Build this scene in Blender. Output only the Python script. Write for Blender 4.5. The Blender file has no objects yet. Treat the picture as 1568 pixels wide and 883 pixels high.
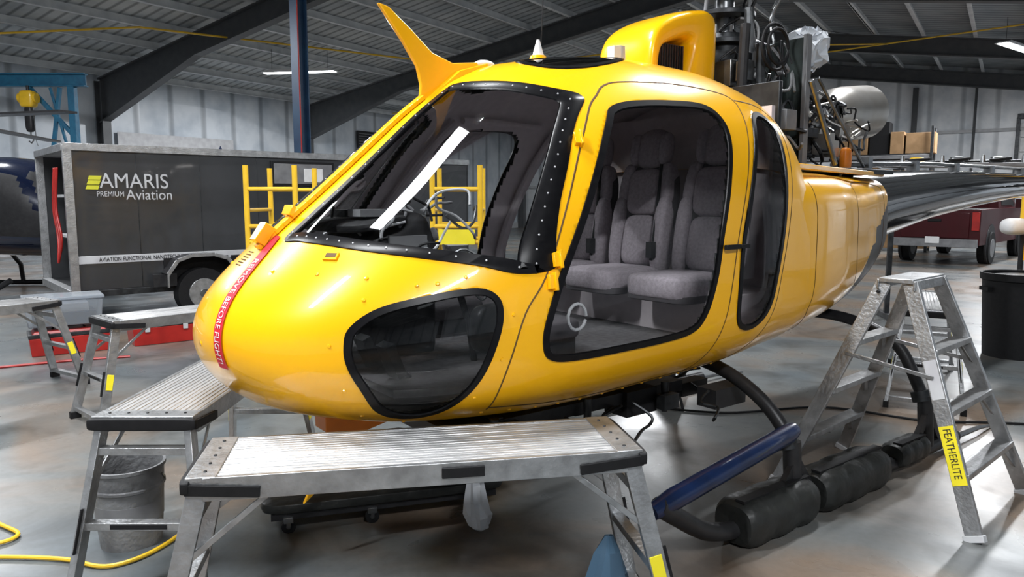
import bpy, math, random, bmesh
from mathutils import Vector, Matrix, Euler
from mathutils.bvhtree import BVHTree
random.seed(7)
sc=bpy.context.scene
COL=bpy.context.collection
try:
    sc.view_settings.view_transform='Standard'
except Exception: pass
R=math.radians
# ---------------------------------------------------------------- camera
cam=bpy.data.cameras.new('camera');co=bpy.data.objects.new('camera',cam);COL.objects.link(co)
co.location=(0,0,1.6);co.rotation_euler=(math.pi/2-R(6.86),0,0);cam.sensor_width=36;cam.lens=36*1130/1568
cam.clip_end=300
sc.camera=co
# ---------------------------------------------------------------- materials
def mat(name,c,rough=.5,metal=0,c2=None,scale=8,bump=0,bscale=None,coat=0,emit=0,spec=.5,stretch=None,detail=3):
    m=bpy.data.materials.new(name);m.use_nodes=True;nt=m.node_tree;p=nt.nodes['Principled BSDF']
    p.inputs['Base Color'].default_value=(*c,1);p.inputs['Roughness'].default_value=rough;p.inputs['Metallic'].default_value=metal
    p.inputs['Coat Weight'].default_value=coat;p.inputs['Coat Roughness'].default_value=.04
    p.inputs['Specular IOR Level'].default_value=spec
    if emit:
        p.inputs['Emission Color'].default_value=(*c,1);p.inputs['Emission Strength'].default_value=emit
    tc=nt.nodes.new('ShaderNodeTexCoord');mp=nt.nodes.new('ShaderNodeMapping');nt.links.new(tc.outputs['Object'],mp.inputs[0])
    if stretch:mp.inputs['Scale'].default_value=stretch
    n=nt.nodes.new('ShaderNodeTexNoise');n.inputs['Scale'].default_value=scale;n.inputs['Detail'].default_value=detail
    nt.links.new(mp.outputs[0],n.inputs['Vector'])
    r=nt.nodes.new('ShaderNodeValToRGB');r.color_ramp.elements[0].position=.32;r.color_ramp.elements[1].position=.68
    if c2 is None:c2=tuple(x*.88 for x in c)
    r.color_ramp.elements[0].color=(*c2,1);r.color_ramp.elements[1].color=(*c,1)
    nt.links.new(n.outputs['Fac'],r.inputs[0]);nt.links.new(r.outputs[0],p.inputs['Base Color'])
    if bump:
        n2=nt.nodes.new('ShaderNodeTexNoise');n2.inputs['Scale'].default_value=bscale or scale*4
        nt.links.new(mp.outputs[0],n2.inputs['Vector'])
        b=nt.nodes.new('ShaderNodeBump');b.inputs['Strength'].default_value=bump;b.inputs['Distance'].default_value=.02
        nt.links.new(n2.outputs['Fac'],b.inputs['Height']);nt.links.new(b.outputs[0],p.inputs['Normal'])
    return m
def glass(name,tint,refl_rough=.01,ior=1.5,body=None,bodyfac=0):
    m=bpy.data.materials.new(name);m.use_nodes=True;nt=m.node_tree;nt.nodes.clear()
    o=nt.nodes.new('ShaderNodeOutputMaterial');mx=nt.nodes.new('ShaderNodeMixShader');t=nt.nodes.new('ShaderNodeBsdfTransparent')
    g=nt.nodes.new('ShaderNodeBsdfGlossy');f=nt.nodes.new('ShaderNodeFresnel')
    t.inputs[0].default_value=(*tint,1);g.inputs['Roughness'].default_value=refl_rough;f.inputs[0].default_value=ior
    nt.links.new(f.outputs[0],mx.inputs[0]);nt.links.new(t.outputs[0],mx.inputs[1]);nt.links.new(g.outputs[0],mx.inputs[2])
    if body:
        d=nt.nodes.new('ShaderNodeBsdfDiffuse');d.inputs[0].default_value=(*body,1);m2=nt.nodes.new('ShaderNodeMixShader');m2.inputs[0].default_value=bodyfac
        nt.links.new(mx.outputs[0],m2.inputs[1]);nt.links.new(d.outputs[0],m2.inputs[2]);nt.links.new(m2.outputs[0],o.inputs[0])
    else: nt.links.new(mx.outputs[0],o.inputs[0])
    return m
YEL=mat('yellow_paint',(1.0,.50,.003),.28,0,(.98,.485,.002),2,coat=.65,spec=.3)
YEL2=mat('yellow_steel',(.80,.50,.02),.4,0,(.70,.43,.02),10,coat=.3)
TRIM=mat('cabin_trim',(.60,.54,.56),.7,0,(.54,.49,.51),20)
BLK=mat('black_rubber',(.008,.008,.009),.6,0,(.012,.012,.013),30,spec=.25)
SEAL=mat('seal_black',(.005,.005,.006),.3,0,(.008,.008,.009),30,spec=.15)
BLKM=mat('black_metal',(.02,.02,.022),.4,.2,(.03,.03,.032),20,spec=.4)
VINYL=mat('black_vinyl',(.013,.014,.013),.45,0,(.022,.023,.022),9,bump=.5,bscale=14,spec=.35)
SEAM=mat('panel_gap',(.10,.045,.005),.7)
GLS=glass('canopy_glass',(.96,.97,.97),ior=1.38)
GLD=glass('tinted_glass',(.42,.43,.43))
ALU=mat('aluminium',(.50,.51,.52),.38,.85,(.33,.335,.34),14,bump=.15,bscale=60)
ALUR=mat('ribbed_aluminium',(.62,.62,.62),.40,.75,(.48,.48,.48),5,bump=.25,bscale=26,stretch=(.12,16,1))
STEEL=mat('steel',(.34,.35,.36),.3,.9,(.16,.165,.17),9)
DKST=mat('dark_steel',(.055,.058,.062),.4,.6,(.02,.022,.024),12)
BRASS=mat('heat_stained_steel',(.50,.46,.41),.32,.85,(.62,.60,.57),5)
SEAT=mat('seat_fabric',(.34,.30,.33),.9,0,(.25,.22,.24),60,bump=.2)
SEATD=mat('seat_piping',(.05,.045,.05),.8)
GREY=mat('grey_plastic',(.22,.225,.23),.5,0,(.15,.15,.16),7)
LGREY=mat('light_grey',(.55,.56,.57),.5,0,(.44,.44,.46),6)
WHITE=mat('white_paint',(.8,.8,.8),.5)
RED=mat('red_plastic',(.42,.02,.015),.35,0,(.3,.012,.01),6)
REDR=mat('red_ribbon',(.62,.012,.03),.6)
DRED=mat('dark_red_paint',(.05,.002,.005),.4,.1,(.04,.002,.004),3,coat=.15,spec=.3)
BLUE=mat('blue_paint',(.006,.022,.085),.3,.2,(.004,.012,.045),8,coat=.5)
GBLUE=mat('gantry_blue',(.02,.15,.26),.45,0,(.015,.10,.19),8)
DBLUE=mat('dark_blue_paint',(.006,.012,.035),.15,.1,(.006,.01,.03),2,coat=1)
TRL=mat('trailer_charcoal',(.050,.052,.056),.3,.2,(.038,.04,.043),3,coat=.4)
YTXT=mat('lime_sign',(.62,.60,.03),.5)
YLAB=mat('yellow_label',(.85,.72,.02),.5)
ORNG=mat('orange_paint',(.70,.20,.01),.4)
CARD=mat('cardboard',(.36,.22,.11),.85,0,(.28,.17,.08),5)
CLEAR=glass('clear_plastic',(.8,.82,.85),.15,1.45,(.6,.65,.7),.25)
BAG=glass('polythene',(.85,.88,.92),.12,1.6,(.85,.88,.92),.62)
BAGB=glass('blue_polythene',(.55,.68,.8),.15,1.6,(.15,.28,.42),.5)
GALV=mat('galvanised_bucket',(.24,.245,.25),.5,.2,(.13,.13,.135),9,bump=.3)
LAMP=mat('lamp_tube',(.9,.97,1),.5,emit=9)
# ---------------------------------------------------------------- builder
def empty(name,loc=(0,0,0),rz=0):
    e=bpy.data.objects.new(name,None);COL.objects.link(e);e.location=loc;e.rotation_euler=(0,0,rz);e.empty_display_size=.2
    return e
class B:
    def __init__(s):s.v=[];s.f=[];s.m=[];s.mats=[]
    def mi(s,m):
        if m not in s.mats:s.mats.append(m)
        return s.mats.index(m)
    def add(s,vs,fs,m):
        o=len(s.v);k=s.mi(m);s.v+=[tuple(v) for v in vs]
        for f in fs:s.f.append(tuple(i+o for i in f));s.m.append(k)
    def box(s,c,d,m,rot=None,taper=1):
        M=(Euler(rot).to_matrix() if rot else Matrix.Identity(3));c=Vector(c);vs=[]
        for z in(-1,1):
            t=taper if z>0 else 1
            for x,y in((-1,-1),(1,-1),(1,1),(-1,1)):vs.append(c+M@Vector((x*d[0]/2*t,y*d[1]/2*t,z*d[2]/2)))
        s.add(vs,[(3,2,1,0),(4,5,6,7),(0,1,5,4),(1,2,6,5),(2,3,7,6),(3,0,4,7)],m)
    def bar(s,a,b,w,h,m,up=(0,0,1)):
        a=Vector(a);b=Vector(b);d=(b-a).normalized();u=Vector(up)
        x=d.cross(u)
        if x.length<1e-3:x=d.cross(Vector((0,1,0)))
        x.normalize();y=x.cross(d).normalized();vs=[]
        for p in(a,b):
            for i,j in((-1,-1),(1,-1),(1,1),(-1,1)):vs.append(p+x*i*w/2+y*j*h/2)
        s.add(vs,[(0,1,2,3),(7,6,5,4),(4,5,1,0),(5,6,2,1),(6,7,3,2),(7,4,0,3)],m)
    def tube(s,pts,r,m,n=10,caps=True):
        P=[Vector(p) for p in pts];rs=r if isinstance(r,(list,tuple)) else [r]*len(P)
        vs=[];fs=[];pu=None
        for i,p in enumerate(P):
            d=(P[min(i+1,len(P)-1)]-P[max(i-1,0)]).normalized()
            if pu is None:
                pu=d.orthogonal().normalized()
            pu=(pu-d*pu.dot(d)).normalized();w=d.cross(pu)
            for k in range(n):
                a=2*math.pi*k/n;vs.append(p+(pu*math.cos(a)+w*math.sin(a))*rs[i])
        for i in range(len(P)-1):
            for k in range(n):fs.append((i*n+k,i*n+(k+1)%n,(i+1)*n+(k+1)%n,(i+1)*n+k))
        if caps:fs.append(tuple(range(n-1,-1,-1)));fs.append(tuple((len(P)-1)*n+k for k in range(n)))
        s.add(vs,fs,m)
    def cyl(s,a,b,r,m,r2=None,n=20):s.tube([a,b],[r,r if r2 is None else r2],m,n)
    def sq(s,c,d,m,e=.35,rot=None,nu=24,nv=14,e2=None):
        e2=e if e2 is None else e2
        M=(Euler(rot).to_matrix() if rot else Matrix.Identity(3));c=Vector(c);vs=[];fs=[]
        g=lambda x,k:math.copysign(abs(x)**k,x)
        for i in range(nv+1):
            t=-math.pi/2+math.pi*i/nv
            for j in range(nu):
                a=2*math.pi*j/nu
                vs.append(c+M@Vector((d[0]/2*g(math.cos(t),e2)*g(math.cos(a),e),d[1]/2*g(math.cos(t),e2)*g(math.sin(a),e),d[2]/2*g(math.sin(t),e2))))
        for i in range(nv):
            for j in range(nu):fs.append((i*nu+j,i*nu+(j+1)%nu,(i+1)*nu+(j+1)%nu,(i+1)*nu+j))
        s.add(vs,fs,m)
    def prism(s,poly,f,a,b,m):
        n=len(poly);vs=[f(p,a) for p in poly]+[f(p,b) for p in poly]
        s.add(vs,[tuple(range(n)),tuple(range(2*n-1,n-1,-1))]+[(i+n,(i+1)%n+n,(i+1)%n,i) for i in range(n)],m)
    def lathe(s,prof,c,m,n=32):
        vs=[];fs=[];c=Vector(c)
        for r,z in prof:
            for k in range(n):
                a=2*math.pi*k/n;vs.append(c+Vector((r*math.cos(a),r*math.sin(a),z)))
        for i in range(len(prof)-1):
            for k in range(n):fs.append((i*n+k,i*n+(k+1)%n,(i+1)*n+(k+1)%n,(i+1)*n+k))
        s.add(vs,fs,m)
    def obj(s,name,parent=None,M=None,bevel=0,angle=35,recalc=True):
        me=bpy.data.meshes.new(name);me.from_pydata(s.v,[],s.f)
        for m in s.mats:me.materials.append(m)
        me.polygons.foreach_set('material_index',s.m)
        if recalc:
            bm=bmesh.new();bm.from_mesh(me);bmesh.ops.remove_doubles(bm,verts=bm.verts,dist=1e-6);bmesh.ops.recalc_face_normals(bm,faces=bm.faces);bm.to_mesh(me);bm.free()
        me.shade_smooth()
        try:me.set_sharp_from_angle(angle=R(angle))
        except Exception:pass
        o=bpy.data.objects.new(name,me);COL.objects.link(o)
        if parent:o.parent=parent
        if M is not None:o.matrix_world=M
        if bevel:
            b=o.modifiers.new('b','BEVEL');b.width=bevel;b.segments=2;b.limit_method='ANGLE';b.angle_limit=R(40)
        return o
def text(body,size,m,parent,M,name,extr=.002,align='LEFT',width=None):
    c=bpy.data.curves.new(name,'FONT');c.body=body;c.size=size;c.extrude=extr;c.align_x=align
    o=bpy.data.objects.new(name,c);COL.objects.link(o);bpy.context.view_layer.update()
    me=bpy.data.meshes.new_from_object(o.evaluated_get(bpy.context.evaluated_depsgraph_get()));bpy.data.objects.remove(o)
    if width:
        xs=[v.co.x for v in me.vertices];k=width/(max(xs)-min(xs))
        for v in me.vertices:v.co.x*=k
    me.materials.clear();me.materials.append(m)
    o=bpy.data.objects.new(name,me);COL.objects.link(o)
    if parent:o.parent=parent
    o.matrix_local=M
    return o
def smooth_path(pts,k=6,closed=False):
    P=[Vector(p) for p in pts];n=len(P);out=[]
    rng=range(n if closed else n-1)
    for i in rng:
        if closed:a,b,c,d=P[(i-1)%n],P[i],P[(i+1)%n],P[(i+2)%n]
        else:a,b,c,d=P[max(i-1,0)],P[i],P[i+1],P[min(i+2,n-1)]
        for j in range(k):
            t=j/k
            out.append(.5*((2*b)+(c-a)*t+(2*a-5*b+4*c-d)*t*t+(3*b-a-3*c+d)*t**3))
    if not closed:out.append(P[-1])
    return out
# ---------------------------------------------------------------- ROOM
RA=math.atan2(-.556,.831)
RM=Matrix.Translation((-12.8,23.3,0))@Matrix.Rotation(RA,4,'Z')
def q2w(x,y,z):return RM@Vector((x,y,z))
QL,S0,S1=32.,-22.,24.1
def roofz(q):return 5.2+.15*q if q<16 else 7.6-.15*(q-16)
FL=bpy.data.materials.new('concrete_floor');FL.use_nodes=True
nt=FL.node_tree;p=nt.nodes['Principled BSDF'];tc=nt.nodes.new('ShaderNodeTexCoord')
def noise(sc_,det=5,dist=0):
    n=nt.nodes.new('ShaderNodeTexNoise');n.inputs['Scale'].default_value=sc_;n.inputs['Detail'].default_value=det;n.inputs['Distortion'].default_value=dist
    nt.links.new(tc.outputs['Object'],n.inputs['Vector']);return n
def ramp(src,e):
    r=nt.nodes.new('ShaderNodeValToRGB');r.color_ramp.elements[0].position=e[0][0];r.color_ramp.elements[0].color=(*e[0][1],1)
    r.color_ramp.elements[1].position=e[-1][0];r.color_ramp.elements[1].color=(*e[-1][1],1)
    for q_ in e[1:-1]:
        k=r.color_ramp.elements.new(q_[0]);k.color=(*q_[1],1)
    nt.links.new(src,r.inputs[0]);return r
def mix(a,b,fac,mode='MIX'):
    m_=nt.nodes.new('ShaderNodeMix');m_.data_type='RGBA';m_.blend_type=mode
    if isinstance(fac,float):m_.inputs[0].default_value=fac
    else:nt.links.new(fac,m_.inputs[0])
    nt.links.new(a,m_.inputs[6]);nt.links.new(b,m_.inputs[7]);return m_.outputs[2]
n1=noise(.62,7,.6);n2=noise(2.0,8,.8);n3=noise(30,4)
base=ramp(n1.outputs[0],[(.38,(.105,.120,.128)),(.48,(.145,.15,.146)),(.60,(.185,.140,.105))])
det=ramp(n2.outputs[0],[(.3,(.50,.47,.44)),(.50,(1,1,1)),(.75,(1.2,1.2,1.2))])
c=mix(base.outputs[0],det.outputs[0],.9,'MULTIPLY')
sp=ramp(n3.outputs[0],[(.3,(.8,.8,.8)),(.6,(1,1,1))])
c=mix(c,sp.outputs[0],.6,'MULTIPLY')
nt.links.new(c,p.inputs['Base Color'])
rr=ramp(n2.outputs[0],[(.3,(.42,.42,.42)),(.7,(.24,.24,.24))]);nt.links.new(rr.outputs[0],p.inputs['Roughness'])
bp=nt.nodes.new('ShaderNodeBump');bp.inputs['Strength'].default_value=.08;nt.links.new(n2.outputs[0],bp.inputs['Height']);nt.links.new(bp.outputs[0],p.inputs['Normal'])
b=B();b.box((QL/2,(S0+S1)/2,-.05),(QL+.4,S1-S0+.4,.1),FL);b.obj('floor',M=RM)
def corr(name,c1,c2,axis,scale,bump,rough=.5,metal=0,edge=.35):
    m=bpy.data.materials.new(name);m.use_nodes=True;nt=m.node_tree;p=nt.nodes['Principled BSDF']
    tc=nt.nodes.new('ShaderNodeTexCoord');w=nt.nodes.new('ShaderNodeTexWave');w.wave_type='BANDS';w.bands_direction=axis
    w.inputs['Scale'].default_value=scale;w.inputs['Distortion'].default_value=.0
    nt.links.new(tc.outputs['Object'],w.inputs['Vector'])
    r=nt.nodes.new('ShaderNodeValToRGB');r.color_ramp.elements[0].position=.0;r.color_ramp.elements[1].position=edge
    r.color_ramp.elements[0].color=(*c2,1);r.color_ramp.elements[1].color=(*c1,1)
    nt.links.new(w.outputs['Fac'],r.inputs[0])
    n=nt.nodes.new('ShaderNodeTexNoise');n.inputs['Scale'].default_value=1.2;n.inputs['Detail'].default_value=6;nt.links.new(tc.outputs['Object'],n.inputs['Vector'])
    r2=nt.nodes.new('ShaderNodeValToRGB');r2.color_ramp.elements[0].position=.3;r2.color_ramp.elements[1].position=.6
    r2.color_ramp.elements[0].color=(.66,.70,.74,1);r2.color_ramp.elements[1].color=(1,1,1,1)
    nt.links.new(n.outputs['Fac'],r2.inputs[0])
    mx=nt.nodes.new('ShaderNodeMix');mx.data_type='RGBA';mx.blend_type='MULTIPLY';mx.inputs[0].default_value=1
    nt.links.new(r.outputs[0],mx.inputs[6]);nt.links.new(r2.outputs[0],mx.inputs[7]);nt.links.new(mx.outputs[2],p.inputs['Base Color'])
    bb=nt.nodes.new('ShaderNodeBump');bb.inputs['Strength'].default_value=bump;bb.inputs['Distance'].default_value=.05
    nt.links.new(r.outputs[0],bb.inputs['Height']);nt.links.new(bb.outputs[0],p.inputs['Normal'])
    p.inputs['Roughness'].default_value=rough;p.inputs['Metallic'].default_value=metal
    return m
CEIL=corr('corrugated_roof',(.50,.53,.54),(.22,.235,.24),'Y',1.0,.6,.45,.1)
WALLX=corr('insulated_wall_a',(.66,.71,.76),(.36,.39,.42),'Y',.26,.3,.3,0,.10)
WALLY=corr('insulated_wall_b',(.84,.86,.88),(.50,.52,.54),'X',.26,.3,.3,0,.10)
b=B()
for x0,x1 in((0,16),(16,QL)):
    z0,z1=roofz(x0)+.25,roofz(x1)+.25
    b.add([(x0,S0,z0),(x1,S0,z1),(x1,S1,z1),(x0,S1,z0),(x0,S0,z0+.1),(x1,S0,z1+.1),(x1,S1,z1+.1),(x0,S1,z0+.1)],[(0,1,2,3),(7,6,5,4),(0,4,5,1),(2,6,7,3),(1,5,6,2),(3,7,4,0)],CEIL)
b.obj('ceiling',M=RM)
b=B();b.box((-.1,(S0+S1)/2,2.75),(.2,S1-S0,5.5),WALLX);b.obj('wall_left',M=RM)
b=B();b.box((QL+.1,(S0+S1)/2,2.75),(.2,S1-S0,5.5),WALLX);b.obj('wall_right',M=RM)
for nm,yy in(('wall_back',S1+.1),('wall_front',S0-.1)):
    b=B();b.prism([(0,0),(QL,0),(QL,5.5),(16,7.9),(0,5.5)],lambda p_,a:(p_[0],a,p_[1]),yy-.1,yy+.1,WALLY);b.obj(nm,M=RM)
PUR=mat('purlin_galv',(.72,.75,.76),.45,.1,(.55,.58,.60),3)
RAF=mat('rafter_dark',(.06,.064,.07),.5,.1,(.08,.084,.088),4)
b=B()
q=.6
while q<QL:
    z=roofz(q)+.12
    b.box((q,(S0+S1)/2,z),(.05,S1-S0-.1,.2),PUR);b.box((q+.04,(S0+S1)/2,z-.09),(.1,S1-S0-.1,.02),PUR);q+=1.45
b.obj('ceiling_purlins',M=RM)
b=B()
for s_ in(-16,-8,0,8,16,23.6):
    for x0,x1 in((.3,16),(QL-.3,16)):
        xm=x0+(5 if x1>x0 else -5)
        for xa,xb,ha,hb in((x0,xm,1.3,.55),(xm,x1,.55,.55)):
            za,zb=roofz(xa),roofz(xb);hw=.02
            b.add([(xa,s_-hw,za),(xb,s_-hw,zb),(xb,s_-hw,zb-hb),(xa,s_-hw,za-ha),(xa,s_+hw,za),(xb,s_+hw,zb),(xb,s_+hw,zb-hb),(xa,s_+hw,za-ha)],[(0,1,2,3),(7,6,5,4),(0,4,5,1),(2,6,7,3),(1,5,6,2),(3,7,4,0)],RAF)
            b.bar((xa,s_,za-ha),(xb,s_,zb-hb),.26,.04,RAF);b.bar((xa,s_,za),(xb,s_,zb),.26,.04,RAF)
    for xx in(.3,QL-.3):
        b.box((xx,s_,2.6),(.35,.05,5.2),RAF);b.box((xx-.17,s_,2.6),(.03,.26,5.2),RAF);b.box((xx+.17,s_,2.6),(.03,.26,5.2),RAF)
for s_ in(0,8,16):
    for q in range(2,31,4):
        z=roofz(q);b.bar((q,s_,z-.5),(q,s_+.8,z+.05),.04,.04,RAF)
for q in(6,14,22):b.tube([(q,8,roofz(q)),(q+6 if q+6<16 else q+5,16,roofz(q+5))],.012,RAF,6)
b.obj('roof_beams',M=RM)
b=B()
for z in(2.3,4.4):b.box((16,S1-.08,z),(QL-.2,.12,.12),LGREY)
for xx in(4,12,20,28):b.box((xx,S1-.15,3.2),(.2,.2,6.2),RAF)
for xx,zz in((22.2,7),(24.5,5.9)):b.tube([(xx,S1-.2,.3),(xx,S1-.2,zz-.6)],.05,RAF,8)
b.obj('trim_1',M=RM)
b=B();b.box((.06,(S0+S1)/2,.15),(.1,S1-S0-.2,.3),LGREY);b.obj('baseboard_left',M=RM)
b=B();b.box((16,S1-.05,.15),(QL-.3,.08,.3),LGREY);b.obj('baseboard_back',M=RM)
b=B();dx=26.0
for i in range(8):b.box((dx,S1-.1,.3+i*.58),(4.4,.08,.55),WHITE)
for xx in(dx-2.3,dx+2.3):b.box((xx,S1-.12,2.4),(.14,.14,4.9),DKST)
b.box((dx,S1-.12,4.9),(4.7,.16,.2),DKST)
b.obj('door_1',M=RM,bevel=.01)
b=B()
b.tube([(2,-6,5.2),(6,-2,5.7),(9,8,5.9),(14,11,6.5),(20,15,6.6)],.025,YEL2,8)
b.tube([(3,10,5.0),(26,10,5.9)],.02,YEL2,8)
b.obj('gas_pipe',M=RM)
e=empty('hangar_column',(-3.80,13.6,0),R(-33.8))
CBL=mat('column_blue',(.02,.06,.12),.4,.1,(.015,.04,.09),5)
b=B();b.box((0,0,3.45),(.04,.2,6.9),CBL);b.box((0,-.1,3.45),(.2,.025,6.9),CBL);b.box((0,.1,3.45),(.2,.025,6.9),CBL)
b.box((0,0,.03),(.4,.4,.06),DKST);b.tube([(.14,-.14,.1),(.14,-.14,6.9)],.012,RED,8);b.box((0,-.13,1.6),(.14,.05,.22),GREY);b.obj('column_profile',e)
e=empty('wall_vent',q2w(.05,11.5,0),RA)
b=B();b.box((.04,0,4.0),(.06,1.2,1.1),BLKM)
for i in range(9):b.box((.08,0,3.56+i*.11),(.05,1.1,.03),GREY,rot=(0,.5,0))
b.obj('louvre',e)
e=empty('wall_banner',q2w(.1,2.6,0),RA)
b=B();b.box((.02,0,3.35),(.02,4.2,.75),LGREY);b.prism([(-1.7,3.2),(-1.4,3.2),(-1.55,3.5)],lambda p_,a:(a,-p_[0],p_[1]),.03,.05,BLUE);b.obj('banner_sheet',e)
# ---------------------------------------------------------------- LIGHTS
def strip(loc,ang,L=2.4,W=.28,power=200,col=(.95,.97,1),hang=None):
    e=empty('strip_light',loc,ang)
    b=B();b.box((0,0,.06),(L+.1,W+.08,.08),WHITE,taper=.8);b.box((0,0,.015),(L,W*.9,.02),LAMP)
    h=hang if hang else .5
    for x in(-L*.4,L*.4):b.cyl((x,0,.08),(x,0,h),.006,DKST,n=6)
    b.obj('housing',e)
    l=bpy.data.lights.new('lamp','AREA');l.shape='RECTANGLE';l.size=L;l.size_y=W;l.energy=power;l.color=col
    o=bpy.data.objects.new('lamp',l);COL.objects.link(o);o.parent=e;o.location=(0,0,-.01)
    return e
def hz(x,y):
    q_=(x+12.8)*.831-(y-23.3)*.556
    return roofz(q_)
HA=R(37.3)
for (x,y,a,pw,L,W_) in [(-2.05,3.6,HA,360,1.8,.66),(-3.9,.4,HA,500,2.4,.28),(3.1,6.2,HA,290,2.0,.28),(1.6,-2.6,HA,500,2.4,.28),(-6.3,7.0,HA,400,2.4,.28),
                   (8.5,12.5,HA,400,2.4,.28),(-10.5,12.5,HA,620,2.4,.28),(14,21,HA,860,2.4,.28),(-6.3,22.5,R(-10),700,2.2,.28),(5,27,HA,900,2.4,.28),(18,17,HA,500,2.4,.28)]:  # besides the real fixtures, extra strips are added to brighten walls and room
    z=hz(x,y)-.75
    strip((x,y,z),a,L,W_,pw,hang=.72)
w=bpy.data.worlds.new('world');sc.world=w;w.use_nodes=True
w.node_tree.nodes['Background'].inputs[0].default_value=(.7,.8,1,1);w.node_tree.nodes['Background'].inputs[1].default_value=.3
# ---------------------------------------------------------------- HELICOPTER
def pchip(xs,ys):
    n=len(xs);h=[xs[i+1]-xs[i] for i in range(n-1)];d=[(ys[i+1]-ys[i])/h[i] for i in range(n-1)]
    m=[d[0]]+[0 if d[i-1]*d[i]<=0 else 2*d[i-1]*d[i]/(d[i-1]+d[i]) for i in range(1,n-1)]+[d[-1]]
    def f(x):
        x=min(max(x,xs[0]),xs[-1]);i=0
        while i<n-2 and x>xs[i+1]:i+=1
        t=(x-xs[i])/h[i]
        return (2*t**3-3*t*t+1)*ys[i]+(t**3-2*t*t+t)*h[i]*m[i]+(-2*t**3+3*t*t)*ys[i+1]+(t**3-t*t)*h[i]*m[i+1]
    return f
U0=-.06
T=[(-.06,1.04,1.04,0,1.04,2,2),(0,1.21,.885,.33,1.04,2,2),(.1,1.32,.80,.50,1.04,2,2.1),(.2,1.41,.755,.60,1.05,2,2.2),
(.4,1.58,.70,.73,1.07,1.95,2.3),(.6,1.75,.665,.815,1.09,1.9,2.4),(.93,2.03,.64,.895,1.12,1.9,2.5),(1.12,2.16,.635,.915,1.13,2.0,2.6),
(1.35,2.25,.63,.93,1.15,2.2,2.6),(1.9,2.32,.65,.935,1.17,2.7,2.6),(2.3,2.31,.67,.92,1.17,2.8,2.6),(2.7,2.25,.71,.87,1.18,2.8,2.6),(2.82,2.19,.72,.855,1.18,2.7,2.6)]
def mkfs(T,u0,root):
    g=(lambda u:math.sqrt(max(0,u-u0))) if root else (lambda u:u)
    ss=[g(r[0]) for r in T];fs=[pchip(ss,[r[k] for r in T]) for k in range(7)]
    def sect(U,N):
        s=g(U);zt,zb,w,zc,nt_,nb=[fs[k](s) for k in range(1,7)];out=[]
        for i in range(N):
            p_=2*math.pi*i/N;c_,q_=math.cos(p_),math.sin(p_);n=nt_ if q_>=0 else nb
            out.append((U,w*math.copysign(abs(c_)**(2/n),c_),zc+(zt-zc if q_>=0 else zc-zb)*math.copysign(abs(q_)**(2/n),q_)))
        return out
    return sect
def loft(sect,Us,N,capend=True):
    V=[];Fc=[]
    for U in Us:V+=sect(U,N)
    for i in range(len(Us)-1):
        for j in range(N):Fc.append((i*N+j,i*N+(j+1)%N,(i+1)*N+(j+1)%N,(i+1)*N+j))
    if capend:Fc.append(tuple((len(Us)-1)*N+j for j in range(N)))
    return V,Fc
hs=mkfs(T,U0,True);NU,NN=230,288
HU=[U0+(i/NU)**1.6*(2.82-U0) for i in range(NU+1)]
HV,HF=loft(hs,HU,NN)
bvh=BVHTree.FromPolygons([Vector(v) for v in HV],HF)
def proj(p_,mode,side=1):
    if mode=='S':o_=Vector((p_[0],-3*side,p_[1]));d_=Vector((0,side,0))
    elif mode=='F':o_=Vector((-3,-side*p_[0],p_[1]));d_=Vector((1,0,0))
    else:o_=Vector((p_[0],-side*p_[1],5));d_=Vector((0,0,-1))
    h,n,i,t=bvh.ray_cast(o_,d_)
    if h is None:
        q_=(p_[0],-.9*side,p_[1]) if mode=='S' else (1.0,-side*p_[0],p_[1])
        h,n,i,t=bvh.find_nearest(Vector(q_))
    if n.dot(d_)>0:n=-n
    return h,n
scr=[(.14,1.447),(.22,1.448),(.36,1.44),(.50,1.425),(.67,1.40),(.79,1.37),(.855,1.335),(.868,1.35),(.85,1.42),(.81,1.56),(.75,1.74),(.69,1.88),(.635,1.99),(.60,2.035),(.54,2.06),(.40,2.095),(.25,2.11),(.13,2.11),(.105,2.08),(.115,1.9),(.125,1.7),(.13,1.5)]
door=[(1.44,1.93),(1.49,1.985),(1.60,2.015),(1.80,2.03),(2.02,2.03),(2.11,1.98),(2.12,1.88),(2.05,1.68),(1.97,1.45),(1.92,1.24),(1.85,1.08),(1.77,1.02),(1.6,1.0),(1.38,.992),(1.10,.985),(.99,1.0),(.955,1.05),(.965,1.14),(1.04,1.31),(1.17,1.52),(1.32,1.76)]
rearw=[(2.43,2.005),(2.53,2.03),(2.62,1.98),(2.625,1.88),(2.56,1.62),(2.47,1.32),(2.39,1.09),(2.30,1.0),(2.19,.99),(2.115,1.05),(2.11,1.2),(2.135,1.42),(2.22,1.64),(2.34,1.88)]
chin=[(.262,1.086),(.285,1.15),(.384,1.214),(.564,1.256),(.70,1.27),(.762,1.24),(.77,1.17),(.74,1.06),(.68,.90),(.61,.80),(.51,.782),(.398,.835),(.311,.944),(.27,1.02)]
roofw=[(1.36,.26),(1.41,.38),(1.55,.45),(1.72,.45),(1.86,.38),(1.91,.26),(1.86,.15),(1.72,.1),(1.52,.1),(1.40,.15)]
def sm(poly,k=6):return [(v.x,v.y) for v in smooth_path([(x,y,0) for x,y in poly],k,True)]
SC,DO,RW,CH,RO=[sm(p_) for p_ in(scr,door,rearw,chin,roofw)]
def inp(x,y,poly):
    c_=False;j=len(poly)-1
    for i in range(len(poly)):
        xi,yi=poly[i];xj,yj=poly[j]
        if (yi>y)!=(yj>y) and x<(xj-xi)*(y-yi)/(yj-yi)+xi:c_=not c_
        j=i
    return c_
def bb(poly):return(min(a for a,_ in poly),max(a for a,_ in poly),min(c_ for _,c_ in poly),max(c_ for _,c_ in poly))
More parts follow.
